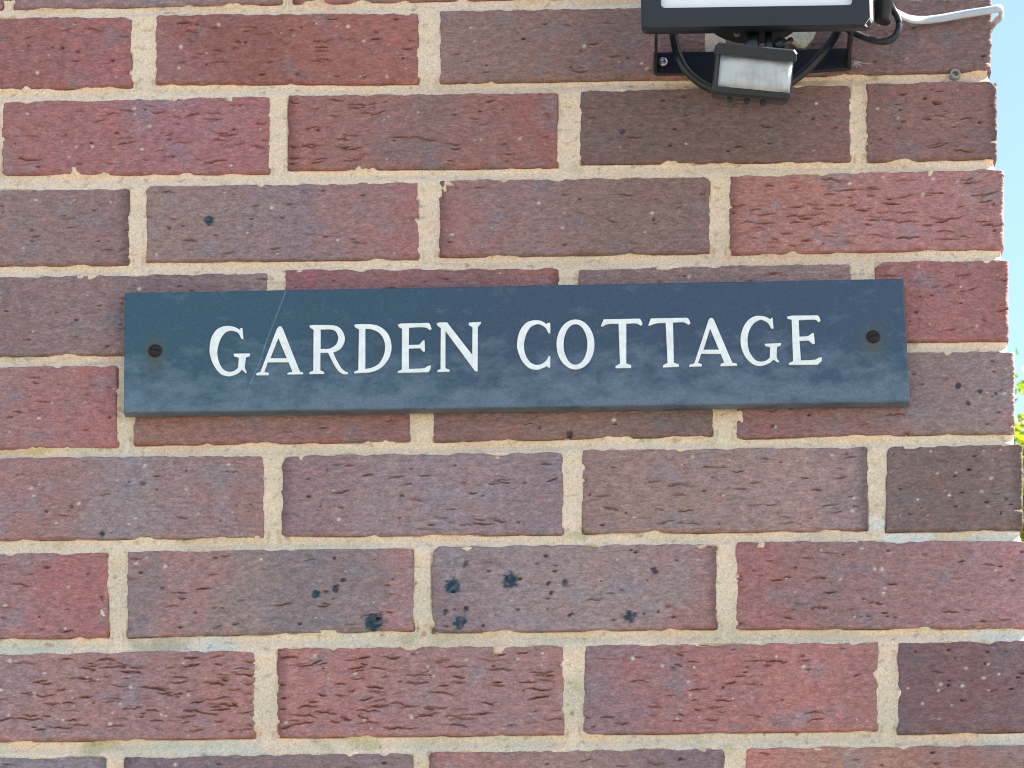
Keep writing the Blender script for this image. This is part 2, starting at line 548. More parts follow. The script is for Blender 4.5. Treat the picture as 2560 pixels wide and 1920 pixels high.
    k = np.clip(uu.astype(int), 0, n - 2) if n > 1 else np.zeros(uu.shape, int)
    fr = smooth(0.1, 0.9, uu - k)[..., None]
    col = C[k] * (1 - fr) + C[np.minimum(k + 1, n - 1)] * fr
    # kiln bloom: greyer clouds and redder clouds
    g1 = smooth(.15, .9, fbm((x + ox) * 30, (z + oz) * 40, seed + 21, 4))[..., None]
    lum = col.mean(-1, keepdims=True)
    col = col * (1 - .42 * g1) + .42 * g1 * (lum * np.array([1.03, .985, 1.0]))
    g2 = smooth(.2, 1., fbm((x + ox) * 42, (z + oz) * 60, seed + 31, 3))[..., None]
    col = col * (1 + g2 * np.array([.07, -.04, -.06]))
    col *= (1 + 0.13 * fbm((x + ox) * 90, (z + oz) * 170, seed + 41, 3))[..., None]
    col *= (1 + 0.16 * perlin((x + ox) * 420, (z + oz) * 760, seed + 43) + .12 * perlin((x + ox) * 150, (z + oz) * 420, seed + 47))[..., None]
    # dark-burnt ends on some bricks
    if r.random() < .3:
        dark = smooth(.010, 0.0, x if r.random() < .5 else Wd - x)[..., None]
        col = col * (1 - .35 * dark)
    # grit: pale inclusions
    for _ in range(int(grit * 30 * Wd / 0.215) + 2):
        c0, cz, a = r.uniform(.02, .98) * Wd, r.uniform(.05, .95) * Hd, .0006 + .0009 * r.random() ** 2
        i0, i1 = np.searchsorted(x[0], [c0 - .003, c0 + .003])
        j0, j1 = np.searchsorted(z[:, 0], [cz - .003, cz + .003])
        dd = ((x[j0:j1, i0:i1] - c0) / a) ** 2 + ((z[j0:j1, i0:i1] - cz) / (a * r.uniform(.7, 1.3))) ** 2
        m_ = (np.exp(-dd ** 1.5) * r.uniform(.6, 1))[..., None]
        col[j0:j1, i0:i1] = col[j0:j1, i0:i1] * (1 - m_) + m_ * np.array([.80, .70, .54])
        h[j0:j1, i0:i1] += .0003 * m_[..., 0]
    # glaze spots
    for (sx, sz, sr) in spots:
        wob = 1 + .38 * fbm((X - sx) * 280 + 900 * sr, (Z - sz) * 330, seed + 77, 3)
        d_ = np.hypot(X - sx, (Z - sz)) / (sr * wob)
        m_ = (smooth(1.25, .7, d_) * np.clip(.95 + .45 * fbm(x * 260, z * 260, seed + 5, 2), .5, 1) * (.96 if sr > .003 else .85))[..., None]
        tgt = lin((16, 62, 72)) if sr > .003 else lin((34, 40, 50))
        col = col * (1 - m_) + m_ * tgt * (1 + .3 * perlin(x * 400, z * 400, seed)[..., None])
    # assemble: front relief, then skirts back to full depth
    nV = (nx + 1) * (ny + 1)
    Vv = np.stack([X.ravel(), -h.ravel(), Z.ravel()], 1)
    idx = np.arange(nV).reshape(ny + 1, nx + 1)
    Fq = np.stack([idx[:-1, :-1], idx[:-1, 1:], idx[1:, 1:], idx[1:, :-1]], -1).reshape(-1, 4)
    ring = np.concatenate([idx[0, :], idx[1:, -1], idx[-1, -2::-1], idx[-2:0:-1, 0]])
    back = Vv[ring].copy()
    back[:, 1] = depth
    bi = nV + np.arange(len(ring))
    nxt = np.roll(np.arange(len(ring)), -1)
    Fs = np.stack([ring, bi, bi[nxt], ring[nxt]], -1)
    Vv = np.concatenate([Vv, back])
    cc = np.concatenate([col.reshape(-1, 3), col.reshape(-1, 3)[ring]])
    return mesh_np(name, Vv, np.concatenate([Fq, Fs]), MB, wall, cc)


RADII = {(2, 2): (.002, .004, .003, .009), (7, 2): (.010, .002, .003, .010), (6, 2): (.001, .003, .002, .006), (8, 2): (.001, .001, .002, .006),
         (3, 2): (.001, .006, .001, .001), (3, 3): (.001, .002, .001, .006), (1, 2): (.001, .002, .002, .006), (3, 1): (.007, .001, .001, .001),
         (6, 1): (.008, .006, .001, .004), (7, 0): (.001, .001, .006, .001), (6, 3): (.007, .003, .002, .002), (8, 1): (.001, .001, .002, .004),
         (2, 3): (.001, .008, .002, .005), (1, 3): (.001, .002, .005, .002), (4, 3): (.008, .002, .002, .002)}
sid = 100
XR = {}
for row, lst in ROWS.items():
    for i, (e, cols, ck, pt, gt) in enumerate(lst):
        xl, xr, tl, tr, bl, br = e
        q = [px(xl, tl), px(xr, tr), px(xr, br), px(xl, bl)]
        q = [(p[0], p[2]) for p in q]
        if i == 3:                                     # corner brick: plumb right edge
            XR[row] = (q[1][0] + q[2][0]) / 2
        QUADS.append(q)
        sp = [(*px(a, b)[[0, 2]], r_ / 1000) for a, b, r_ in SPOTS.get((row, i), [])]
        dep = 0.215 if (i == 3 and row % 2 == 0) else 0.1025
        brick_mesh(q, cols, ck, pt, gt, sid, dep, sp, rad=RADII.get((row, i)))
        sid += 1
CX = sum(XR.values()) / len(XR)
print('corner X', {k: round(v, 4) for k, v in XR.items()}, 'mean', CX)

# bricks of the same wall just outside the picture: coarser relief, ideal bond
GEN = [(140, 82, 78), (126, 96, 96), (104, 86, 82), (122, 106, 110), (146, 92, 86)]


def ideal(row, k):
    """k counts from the corner brick (3) leftwards"""
    if row % 2:
        x1 = 0.67 - (3 - k) * 0.225
        x0 = x1 - 0.215
    else:
        x1 = 0.67 if k == 3 else 0.5575 - (2 - k) * 0.225
        x0 = x1 - (0.1025 if k == 3 else 0.215)
    zt, zb = Z0 - (row - 1) * .075 - .005, Z0 - row * .075 + .005
    return [(x0, zt), (x1, zt), (x1, zb), (x0, zb)]


for row in range(-6, 16):
    for k in range(-4, 4):
        if row in ROWS and k >= 0:
            continue
        q = ideal(row, k)
        if row in ROWS:                                # keep the joint with the measured neighbour
            q0 = QUADS[(row - 1) * 4]
            dzz = ((q0[0][1] + q0[3][1]) / 2) - ((q[0][1] + q[3][1]) / 2)
            dxx = (q0[0][0] - 0.010) - q[1][0] + (k + 1) * 0
            sh = q0[0][0] - .010 - ideal(row, -1)[1][0]
            q = [(a + sh, b + dzz) for a, b in q]
        if row <= 0:                                   # follow the slope of the course below
            q = [(a, b - .0012) for a, b in q]
        near = row in (0, 10) or (row in ROWS and k == -1)
        QUADS.append(q)
        c0 = random.randrange(5)
        dep = 0.215 if (k == 3 and row % 2 == 0) else 0.1025
        brick_mesh(q, [GEN[c0], GEN[(c0 + random.randrange(3)) % 5], GEN[c0]], random.choice([.2, .4, .8]), .3, .3, sid, dep,
                   step=.0015 if near else .004)
        sid += 1

# mortar: one relief sheet in the joints, tooled hollow, spilling over the brick edges
XL_M, XR_M = -1.12, CX - 0.0035
ZT_M, ZB_M = Z0 + 7 * .075 - .001, Z0 - 15 * .075


def mortar_part(name, xs, zs, right_end):
    X, Z = np.meshgrid(xs, zs)
    sdf = np.full(X.shape, 1.0)
    dB = np.full(X.shape, .02)                       # how far below the brick above
    for q in QUADS:
        p = [np.array(a) for a in q]
        x0, x1 = min(a[0] for a in p) - .02, max(a[0] for a in p) + .02
        z0, z1 = min(a[1] for a in p) - .02, max(a[1] for a in p) + .02
        i0, i1 = np.searchsorted(xs, [x0, x1])
        j0, j1 = np.searchsorted(zs, [z0, z1])
        if i1 <= i0 or j1 <= j0:
            continue
        A, B = X[j0:j1, i0:i1], Z[j0:j1, i0:i1]
        d = np.full(A.shape, -1.0)
        ds = []
        for a, b in ((p[0], p[1]), (p[1], p[2]), (p[2], p[3]), (p[3], p[0])):
            t = (b - a) / np.linalg.norm(b - a)
            nrm = np.array([-t[1], t[0]])                        # outward for TL>TR>BR>BL
            ds.append((A - a[0]) * nrm[0] + (B - a[1]) * nrm[1])
            d = np.maximum(d, ds[-1])
        side = np.maximum(ds[1], ds[3])
        db = np.where((ds[2] > -.004) & (side < .004), np.maximum(ds[2], 0) + np.maximum(side, 0), .02)
        dB[j0:j1, i0:i1] = np.minimum(dB[j0:j1, i0:i1], db)
        sdf[j0:j1, i0:i1] = np.minimum(sdf[j0:j1, i0:i1], d)
    keep = (sdf > -.006)
    cell = keep[:-1, :-1] | keep[1:, :-1] | keep[:-1, 1:] | keep[1:, 1:]
    idx = np.arange(X.size).reshape(X.shape)
    Fq = np.stack([idx[:-1, :-1], idx[:-1, 1:], idx[1:, 1:], idx[1:, :-1]], -1)[cell]
    used = np.unique(np.concatenate([Fq.ravel(), idx[:, -1]]))
    remap = np.full(X.size, -1)
    remap[used] = np.arange(len(used))
    Fq = remap[Fq]
    X, Z, sdf, dB = [v.ravel()[used] for v in (X, Z, sdf, dB)]
    # struck joint: pressed in under the brick above, coming out flush at the brick below
    ragg = .0006 * fbm(X * 70, Z * 70, 5, 3) + .00012 * perlin(X * 420, Z * 420, 6)
    s = np.clip(sdf, -.004, .006)
    hol = smooth(-.0005, .0042, s)
    und = np.clip(1 - dB / .0105, 0, 1) ** 1.3 * (dB < .0195)
    dpv = .0034 * np.clip(.85 + .5 * fbm(X * 11, Z * 13, 61, 2), .25, 1.3)      # tooled hollow: faces down above, up below
    mid = .0042 + .0010 * fbm(X * 9, Z * 13, 62, 2)
    bed = np.where(dB < mid, dB / mid, np.clip(1 - (dB - mid) / (.0105 - mid), 0, 1))
    bed = np.where(dB < .0195, bed ** .85, .35 * hol)
    h = -.0012 - .0004 * hol - dpv * bed
    dive = np.clip(-.0006 - sdf, 0, .01) * 1.6
    crev = np.exp(-((np.clip(dB, 0, 1) - .0002) / .0009) ** 2) * smooth(-.6, .1, fbm(X * 30, Z * 30, 91, 2))
    h -= .0045 * crev
    h -= .0035 * np.exp(-((sdf - .0002) / .0007) ** 2) * smooth(.15, .6, fbm(X * 24, Z * 24, 95, 3))     # shrinkage gaps
    h += .0004 * fbm(X * 22, Z * 330, 97, 2) * (dB < .015)                                                # trowel drag
    h += ragg * (1 - .45 * hol)
    lump = smooth(.5, 1.05, fbm(X * 48, Z * 48, 11, 2))         # smears over the arrises
    h += .0032 * lump * (1 - smooth(-.0005, .0035, s))
    h += .0005 * fbm(X * 30, Z * 60, 8, 3) + .0003 * perlin(X * 330, Z * 330, 9)
    ph = smooth(.78, .9, perlin(X * 130, Z * 130, 14)) * (sdf > .0015)
    h -= .0035 * ph
    h -= dive * (1 - lump)
    h = np.where(sdf < -.0050, -.009, h)
    col = np.ones((len(X), 3)) * lin((243, 217, 185))
    a = smooth(-.1, .8, fbm(X * 9, Z * 20, 33, 4))[..., None]
    col = col * (1 - a) + a * lin((230, 203, 173))
    low = smooth(Z0 - .25, Z0 - .58, Z)[..., None]               # the lower joints carry more grey lichen
    gsp = smooth(-.5, .45, fbm(X * 14, Z * 22, 44, 4))[..., None]
    col = col * (1 - .8 * low * gsp) + .8 * low * gsp * lin((220, 205, 176))
    alg = smooth(.5, .95, fbm(X * 26, Z * 26, 55, 3))[..., None] * (.12 + .4 * low)
    col = col * (1 - alg) + alg * lin((178, 176, 128))
    for (sx, sy, rr, cc, am) in EFFLO:
        p = px(sx, sy)
        d = np.hypot((X - p[0]) / rr, (Z - p[2]) / (rr * .45)) + .5 * fbm(X * 60, Z * 60, 66, 3)
        m_ = (smooth(1.1, .5, d) * am * .75)[..., None]
        col = col * (1 - m_) + m_ * lin(cc)
    dirt = smooth(.4, 1., fbm(X * 110, Z * 190, 71, 3))[..., None] * .5
    col = col * (1 - dirt) + dirt * lin((140, 126, 100))
    col *= (1 + .08 * fbm(X * 300, Z * 300, 81, 2))[..., None]
    Vv = np.stack([X, -h, Z], 1)
    if right_end:                                               # ragged end with thickness along the corner
        Vv[:, 0] += np.where(Vv[:, 0] > xs[-1] - .004, .0012 * perlin(Vv[:, 2] * 90, Vv[:, 2] * 0, 3), 0)
        re = remap[idx[:, -1]]
        bk = Vv[re].copy()
        bk[:, 1] = .03
        bi = len(Vv) + np.arange(len(re))
        Fs = np.stack([re[:-1], bi[:-1], bi[1:], re[1:]], -1)
        Vv = np.concatenate([Vv, bk])
        col = np.concatenate([col, col[re]])
        Fq = np.concatenate([Fq, Fs])
    return mesh_np(name, Vv, Fq, MM, wall, col)


def mortar_sheet():
    st = 0.001
    xa, za, zb = -.16, Z0 + .012, Z0 - .76
    xm = np.arange(xa, XR_M + st * .5, st)
    mortar_part('mortar', xm, np.arange(zb, za, st), True)
    c = .0035                                                    # outside the picture: coarser
    xo = np.append(np.arange(XL_M, XR_M, c), XR_M)
    mortar_part('mortar', xo, np.append(np.arange(za - .0005 + .0, ZT_M, c), ZT_M), True)
    mortar_part('mortar', xo, np.append(np.arange(ZB_M, zb, c), zb), True)
    mortar_part('mortar', np.append(np.arange(XL_M, xa, c), xa), np.append(np.arange(zb, za, c), za), False)


# pale salt bloom and lichen on the joints: photo pixel, radius in m, colour, amount
EFFLO = [(2195, 1310, .018, (232, 232, 222), .9), (2260, 1340, .026, (228, 230, 220), .8), (2480, 1345, .03, (226, 226, 212), .7),
         (2540, 1590, .03, (228, 228, 216), .7), (540, 1618, .03, (214, 218, 206), .8), (400, 1605, .025, (150, 156, 138), .7),
         (60, 1625, .05, (214, 214, 196), .6), (90, 1125, .012, (206, 190, 120), .7), (240, 1130, .03, (206, 206, 188), .6),
         (520, 1880, .05, (206, 208, 192), .6), (2530, 1855, .03, (222, 222, 206), .6), (1440, 1335, .012, (176, 172, 120), .7),
         (1440, 420, .012, (196, 190, 150), .6)]
mortar_sheet()

# core behind bricks and mortar, the return wall and the rest of the house
bm = bmesh.new()


def box(bm, a, b):
    r_ = bmesh.ops.create_cube(bm, size=1)
    c, d = (Vector(a) + Vector(b)) / 2, (Vector(b) - Vector(a))
    bmesh.ops.scale(bm, vec=d, verts=r_['verts'])
    bmesh.ops.translate(bm, vec=c, verts=r_['verts'])


def mat_far_brick():
    m, N, L, P = new_mat('house_brickwork')
    geo = N.new('ShaderNodeNewGeometry')
    sep = N.new('ShaderNodeSeparateXYZ')
    L.new(geo.outputs['Position'], sep.inputs[0])
    cmb = N.new('ShaderNodeCombineXYZ')
    L.new(math_n(N, L, 'ADD', sep.outputs['X'], sep.outputs['Y']), cmb.inputs['X'])
    L.new(sep.outputs['Z'], cmb.inputs['Y'])
    b = N.new('ShaderNodeTexBrick')
    b.inputs['Scale'].default_value = 1.0
    b.inputs['Brick Width'].default_value = .225
    b.inputs['Row Height'].default_value = .075
    b.inputs['Mortar Size'].default_value = .005
    b.inputs['Color1'].default_value = (.30, .12, .10, 1)
    b.inputs['Color2'].default_value = (.22, .14, .14, 1)
    b.inputs['Mortar'].default_value = (.62, .52, .36, 1)
    L.new(cmb.outputs[0], b.inputs['Vector'])
    L.new(b.outputs['Color'], P.inputs['Base Color'])
    P.inputs['Roughness'].default_value = .9
    return m


box(bm, (-6, .0305, 0), (CX - .006, 6, 5.2))
obj_bm('wall_core', bm, mat_far_brick(), wall)
for row in range(-6, 16):                                   # return bricks round the corner
    y0 = .1125 if row % 2 else .225
    zt, zb = Z0 - (row - 1) * .075 - .005, Z0 - row * .075 + .005
    for k in range(3):
        ya = y0 + k * .225
        bm = bmesh.new()
        rounded_box(bm, (CX - .05, ya + .1075, (zt + zb) / 2), (.0495, .1075, (zt - zb) / 2), .0015, seg=1)
        o = obj_bm('brick', bm, MB, wall)
        at = o.data.color_attributes.new('tint', 'FLOAT_COLOR', 'POINT')
        cc = lin(random.choice(GEN)) * ALB
        at.data.foreach_set('color', np.tile([*cc, 1.0], len(o.data.vertices)).astype(np.float32))
bm = bmesh.new()
box(bm, (CX - .09, .0312, ZB_M), (CX - .0042, .9, ZT_M))
o = obj_bm('mortar', bm, MM, wall)
at = o.data.color_attributes.new('tint', 'FLOAT_COLOR', 'POINT')
at.data.foreach_set('color', np.tile([*lin((214, 196, 156)), 1.0], len(o.data.vertices)).astype(np.float32))
adopt(wall)

# ------------------------------------------------------------------ slate name sign
TH = 0.0125
sc = [px(*p, -TH) for p in ((312, 731), (2259, 695), (2276, 1004), (308, 1031))]
base = (sc[2] + sc[3]) / 2
sign = empty('slate_sign', (base[0], 0, base[2]), 'long dark blue slate plaque lettered GARDEN COTTAGE in white on the brick wall', 'sign')


def mat_slate():
    m, N, L, P = new_mat('blue_slate')
    geo = N.new('ShaderNodeNewGeometry')
    pos = geo.outputs['Position']
    sep = N.new('ShaderNodeSeparateXYZ')
    L.new(pos, sep.inputs[0])
    mp = N.new('ShaderNodeMapping')
    mp.inputs['Scale'].default_value = (.6, 1, 1)
    L.new(pos, mp.inputs['Vector'])
    n1 = noise(N, L, 6, 4, .6, mp.outputs[0])
    base_c = ramp(N, L, n1.outputs['Fac'], [(.35, (.040, .081, .112)), (.65, (.049, .077, .117))])
    c = base_c.outputs['Color']
    # teal towards the left end of the stone
    t = N.new('ShaderNodeMapRange')
    t.inputs[1].default_value, t.inputs[2].default_value = sc[0][0] + .26, sc[0][0] + .05
    L.new(sep.outputs['X'], t.inputs[0])
    c = mixc(N, L, math_n(N, L, 'MULTIPLY', t.outputs[0], .8), c, (.036, .094, .120))
    # lime bloom in patches, thickest along the foot of the stone
    n2 = noise(N, L, 66, 6, .72, mp.outputs[0])
    zr = N.new('ShaderNodeMapRange')
    zr.inputs[1].default_value, zr.inputs[2].default_value = sc[3][2] + .065, sc[3][2] + .002
    L.new(sep.outputs['Z'], zr.inputs[0])
    f = math_n(N, L, 'ADD', n2.outputs['Fac'], math_n(N, L, 'MULTIPLY', zr.outputs[0], .30))
    f2 = ramp(N, L, f, [(.56, (0, 0, 0)), (.84, (.42, .42, .42))])
    c = mixc(N, L, f2.outputs['Color'], c, (.26, .31, .36))
    # the long scratch
    a, b = px(712, 735, -TH), px(616, 990, -TH)
    tx, tz = b[0] - a[0], b[2] - a[2]
    ln = math.hypot(tx, tz)
    nxx, nzz = -tz / ln, tx / ln
    d = math_n(N, L, 'ADD', math_n(N, L, 'MULTIPLY', math_n(N, L, 'SUBTRACT', sep.outputs['X'], a[0]), nxx),
               math_n(N, L, 'MULTIPLY', math_n(N, L, 'SUBTRACT', sep.outputs['Z'], a[2]), nzz))
    n3 = noise(N, L, 60, 2, .5, pos)
    d = math_n(N, L, 'ADD', d, math_n(N, L, 'MULTIPLY', math_n(N, L, 'SUBTRACT', n3.outputs['Fac'], .5), .002))
    dm = N.new('ShaderNodeMapRange')
    dm.inputs[1].default_value, dm.inputs[2].default_value = .00075, .0002
    dm.inputs[3].default_value, dm.inputs[4].default_value = 0, .3
    L.new(math_n(N, L, 'ABSOLUTE', d), dm.inputs[0])
    zlim = N.new('ShaderNodeMapRange')
    zlim.inputs[1].default_value, zlim.inputs[2].default_value = b[2] - .001, b[2] + .012
    L.new(sep.outputs['Z'], zlim.inputs[0])
    c = mixc(N, L, math_n(N, L, 'MULTIPLY', dm.outputs[0], zlim.outputs[0]), c, (.30, .36, .42))
    # rust weeping from the two screws
    for sxy in ((388, 877), (2183, 842)):
        p = px(*sxy, -TH)
        dx = math_n(N, L, 'MULTIPLY', math_n(N, L, 'SUBTRACT', sep.outputs['X'], p[0]), 1.0)
        dz = math_n(N, L, 'MULTIPLY', math_n(N, L, 'SUBTRACT', sep.outputs['Z'], p[2] - .004), .6)
        rr = math_n(N, L, 'SQRT', math_n(N, L, 'ADD', math_n(N, L, 'MULTIPLY', dx, dx), math_n(N, L, 'MULTIPLY', dz, dz)))
        rr = math_n(N, L, 'ADD', rr, math_n(N, L, 'MULTIPLY', math_n(N, L, 'SUBTRACT', n2.outputs['Fac'], .5), .008))
        mr = N.new('ShaderNodeMapRange')
        mr.inputs[1].default_value, mr.inputs[2].default_value = .012, .003
        mr.inputs[3].default_value, mr.inputs[4].default_value = 0, .6
        L.new(rr, mr.inputs[0])
        c = mixc(N, L, mr.outputs[0], c, (.095, .10, .050))
    n4 = noise(N, L, 900, 4, .7, mp.outputs[0])
    r4 = ramp(N, L, n4.outputs['Fac'], [(.3, (.68, .69, .70)), (.7, (1.32, 1.31, 1.30))])
    c = mixc(N, L, .7, c, r4.outputs['Color'], 'MULTIPLY')
    L.new(c, P.inputs['Base Color'])
    rg = ramp(N, L, n2.outputs['Fac'], [(.3, (.5, .5, .5)), (.7, (.66, .66, .66))])
    L.new(rg.outputs['Color'], P.inputs['Roughness'])
    P.inputs['Specular IOR Level'].default_value = .45
    nb = bump(N, L, n4.outputs['Fac'], .2, .0004)
    nb = bump(N, L, n2.outputs['Fac'], .25, .0012, nb)
    L.new(nb, P.inputs['Normal'])
    return m


SLATE = mat_slate()


def slate_panel():
    """bevelled slab with slightly wandering, chipped edges"""
    N_ = 90
    r = np.random.default_rng(4)
    pts = []
    cor = [Vector(p) for p in sc]
    for a, b, n in ((cor[3], cor[2], N_), (cor[2], cor[1], 16), (cor[1], cor[0], N_), (cor[0], cor[3], 16)):
        for i in range(n):
            pts.append(a.lerp(b, i / n))
    c = sum(cor, Vector()) / 4
    bm = bmesh.new()
    loops = []
    for (inset, y, amp) in ((.0013, -TH, .00012), (.0004, -TH + .0006, .00015), (0, -TH + .0018, .0002), (0, -.0012, .0002)):
        lp = []
        for i, p in enumerate(pts):
            dx = max(-inset, min(inset, (c.x - p.x) * 1e3)) if abs(abs(p.x - c.x) - (cor[1].x - cor[0].x) / 2) < .012 else 0
            dz = max(-inset, min(inset, (c.z - p.z) * 1e3)) if abs(abs(p.z - c.z) - (cor[0].z - cor[3].z) / 2) < .012 else 0
            j = amp * float(perlin(np.array([i * .7]), np.array([y * 300]), 9)[0])
            lp.append(bm.verts.new((p.x + dx, y, p.z + dz + j)))
        loops.append(lp)
    n = len(pts)
    for A, B in zip(loops, loops[1:]):
        for i in range(n):
            bm.faces.new((A[i], A[(i + 1) % n], B[(i + 1) % n], B[i]))
    for lp in (loops[0], loops[-1]):
        bmesh.ops.triangle_fill(bm, edges=[bm.edges.get((lp[i], lp[(i + 1) % n])) for i in range(n)], use_beauty=True)
    return obj_bm('slate_panel', bm, SLATE, sign)


slate_panel()

# letters traced in two enlargements: (origin x, origin y, scale)
ZA, ZB = (500, 760, 2212 / 780), (1260, 760, 2212 / 820)
ell = lambda cx, cy, rx, ry, n=40: [(cx + rx * math.cos(2 * math.pi * k / n), cy + ry * math.sin(2 * math.pi * k / n)) for k in range(n)]
LET = [
    (ZA, [(300, 168), (308, 250), (292, 245), (270, 205), (235, 190), (205, 190), (170, 210), (138, 265), (122, 340), (135, 410), (165, 462), (205, 480), (245, 472), (270, 450), (275, 380), (240, 370), (238, 352), (355, 350), (352, 368), (325, 378), (318, 440), (319, 455), (333, 485), (322, 488), (296, 464), (270, 490), (225, 508), (190, 510), (140, 490), (95, 430), (72, 365), (68, 310), (80, 240), (115, 185), (160, 160), (205, 155), (250, 165), (280, 182), (287, 172)], []),
    (ZA, [(400, 490), (428, 482), (545, 175), (560, 158), (575, 158), (588, 175), (708, 478), (732, 487), (732, 497), (620, 499), (620, 488), (655, 480), (628, 412), (480, 412), (456, 480), (487, 488), (486, 503), (400, 505)], [[(555, 240), (498, 385), (615, 385)]]),
    (ZA, [(775, 152), (800, 148), (935, 150), (985, 165), (1015, 200), (1027, 245), (1015, 290), (985, 325), (945, 342), (965, 390), (1000, 450), (1030, 478), (1050, 485), (1048, 496), (1015, 495), (985, 478), (950, 430), (908, 345), (853, 345), (853, 470), (880, 482), (880, 494), (775, 496), (775, 484), (803, 472), (805, 180), (780, 168)], [[(855, 180), (930, 180), (965, 195), (980, 240), (965, 285), (930, 312), (900, 318), (855, 318)]]),
    (ZA, [(1093, 148), (1120, 143), (1200, 143), (1265, 155), (1320, 195), (1350, 250), (1358, 310), (1345, 370), (1310, 425), (1260, 465), (1200, 484), (1130, 488), (1093, 491), (1093, 480), (1122, 468), (1127, 180), (1098, 163)], [[(1172, 175), (1215, 178), (1265, 200), (1300, 245), (1312, 305), (1300, 370), (1265, 425), (1215, 452), (1172, 460)]]),
    (ZA, [(1402, 145), (1425, 138), (1620, 133), (1632, 145), (1642, 175), (1630, 185), (1605, 168), (1560, 163), (1482, 168), (1480, 290), (1555, 288), (1580, 258), (1592, 258), (1595, 335), (1582, 337), (1560, 312), (1480, 315), (1482, 460), (1585, 455), (1612, 440), (1637, 435), (1632, 462), (1618, 482), (1402, 487), (1402, 476), (1430, 465), (1432, 175), (1408, 160)], []),
    (ZA, [(1678, 137), (1700, 130), (1752, 130), (1930, 360), (1932, 165), (1905, 148), (1905, 132), (1992, 126), (1992, 138), (1970, 160), (1968, 478), (1950, 475), (1740, 190), (1740, 455), (1770, 466), (1770, 478), (1683, 482), (1683, 470), (1705, 460), (1707, 170), (1682, 150)], []),
    (ZB, [(297, 127), (312, 127), (313, 195), (300, 197), (280, 160), (245, 138), (215, 137), (175, 160), (148, 210), (135, 275), (145, 340), (175, 390), (215, 410), (255, 403), (285, 380), (300, 352), (313, 352), (312, 428), (298, 428), (290, 418), (250, 435), (215, 443), (165, 428), (120, 380), (92, 310), (88, 260), (105, 185), (145, 130), (195, 110), (235, 110), (265, 120), (285, 135)], []),
    (ZB, ell(482, 272, 128, 168), [ell(482, 272, 80, 137)]),
    (ZB, [(672, 103), (910, 98), (922, 105), (935, 135), (922, 145), (890, 130), (825, 132), (825, 400), (858, 412), (858, 430), (752, 432), (752, 418), (782, 402), (772, 132), (700, 135), (665, 152), (653, 148)], []),
    (ZB, [(990, 97), (1230, 92), (1245, 100), (1258, 128), (1245, 140), (1210, 122), (1140, 124), (1146, 395), (1180, 407), (1180, 422), (1073, 427), (1073, 412), (1103, 397), (1090, 126), (1025, 130), (985, 145), (973, 142)], []),
    (ZB, [(1250, 410), (1283, 400), (1380, 105), (1392, 92), (1408, 95), (1418, 110), (1540, 395), (1572, 403), (1572, 415), (1460, 418), (1460, 405), (1485, 395), (1462, 335), (1330, 335), (1308, 398), (1335, 405), (1333, 420), (1250, 422)], [[(1390, 165), (1345, 308), (1450, 308)]]),
    (ZB, [(1805, 92), (1812, 95), (1818, 165), (1803, 165), (1780, 128), (1745, 108), (1720, 108), (1680, 135), (1650, 190), (1643, 255), (1655, 320), (1690, 372), (1725, 388), (1765, 382), (1792, 362), (1795, 290), (1762, 282), (1758, 268), (1870, 263), (1868, 278), (1842, 288), (1840, 360), (1858, 388), (1845, 393), (1820, 375), (1775, 405), (1725, 417), (1680, 405), (1635, 365), (1603, 300), (1595, 230), (1610, 165), (1645, 110), (1690, 83), (1735, 80), (1770, 88), (1795, 103)], []),
    (ZB, [(1908, 85), (1940, 78), (2112, 76), (2125, 85), (2135, 112), (2120, 123), (2095, 105), (1987, 108), (1993, 220), (2050, 215), (2075, 197), (2090, 197), (2097, 265), (2083, 270), (2055, 245), (1993, 248), (2003, 380), (2095, 375), (2120, 362), (2145, 360), (2142, 385), (2115, 408), (1922, 410), (1920, 398), (1950, 385), (1940, 105), (1912, 98)], []),
]


def refine(P, inset):
    """thin the stroke a touch, then round everything that is not a real corner"""
    P = np.array(P, float)
    n = len(P)
    a, b = P - np.roll(P, 1, 0), np.roll(P, -1, 0) - P
    ang = np.degrees(np.arctan2(a[:, 0] * b[:, 1] - a[:, 1] * b[:, 0], (a * b).sum(1)))
    area = .5 * (P[:, 0] * np.roll(P[:, 1], -1) - np.roll(P[:, 0], -1) * P[:, 1]).sum()
    t = a / np.linalg.norm(a, axis=1, keepdims=True) + b / np.linalg.norm(b, axis=1, keepdims=True)
    t /= np.linalg.norm(t, axis=1, keepdims=True) + 1e-9
    P = P + np.stack([-t[:, 1], t[:, 0]], 1) * inset * (1 if area > 0 else -1)
    la, lb = np.linalg.norm(a, axis=1), np.linalg.norm(b, axis=1)
    corner = (np.abs(ang) > 38) | (np.maximum(la, lb) > 4 * np.minimum(la, lb))
    out = []
    for i in range(n):
        p0, p1, p2, p3 = P[i - 1], P[i], P[(i + 1) % n], P[(i + 2) % n]
        if corner[i] and corner[(i + 1) % n]:
            out.append(p1)
            continue
        if corner[i]:
            p0 = p1
        if corner[(i + 1) % n]:
            p3 = p2
        for k in range(5):
            u = k / 5
            out.append(.5 * (2 * p1 + (p2 - p0) * u + (2 * p0 - 5 * p1 + 4 * p2 - p3) * u * u + (3 * p1 - p0 - 3 * p2 + p3) * u ** 3))
    return out


for (o0, o1, s), outer, holes in LET:
    cv = lambda P: [px(o0 + a / s, o1 + b / s, -TH - .0010) for a, b in P]
    bm = bmesh.new()
    extrude_poly(bm, cv(refine(outer, .5)), (0, .0014, 0), [cv(refine(h, -.4)) for h in holes])
    obj_bm('letter', bm, PAINT, sign)

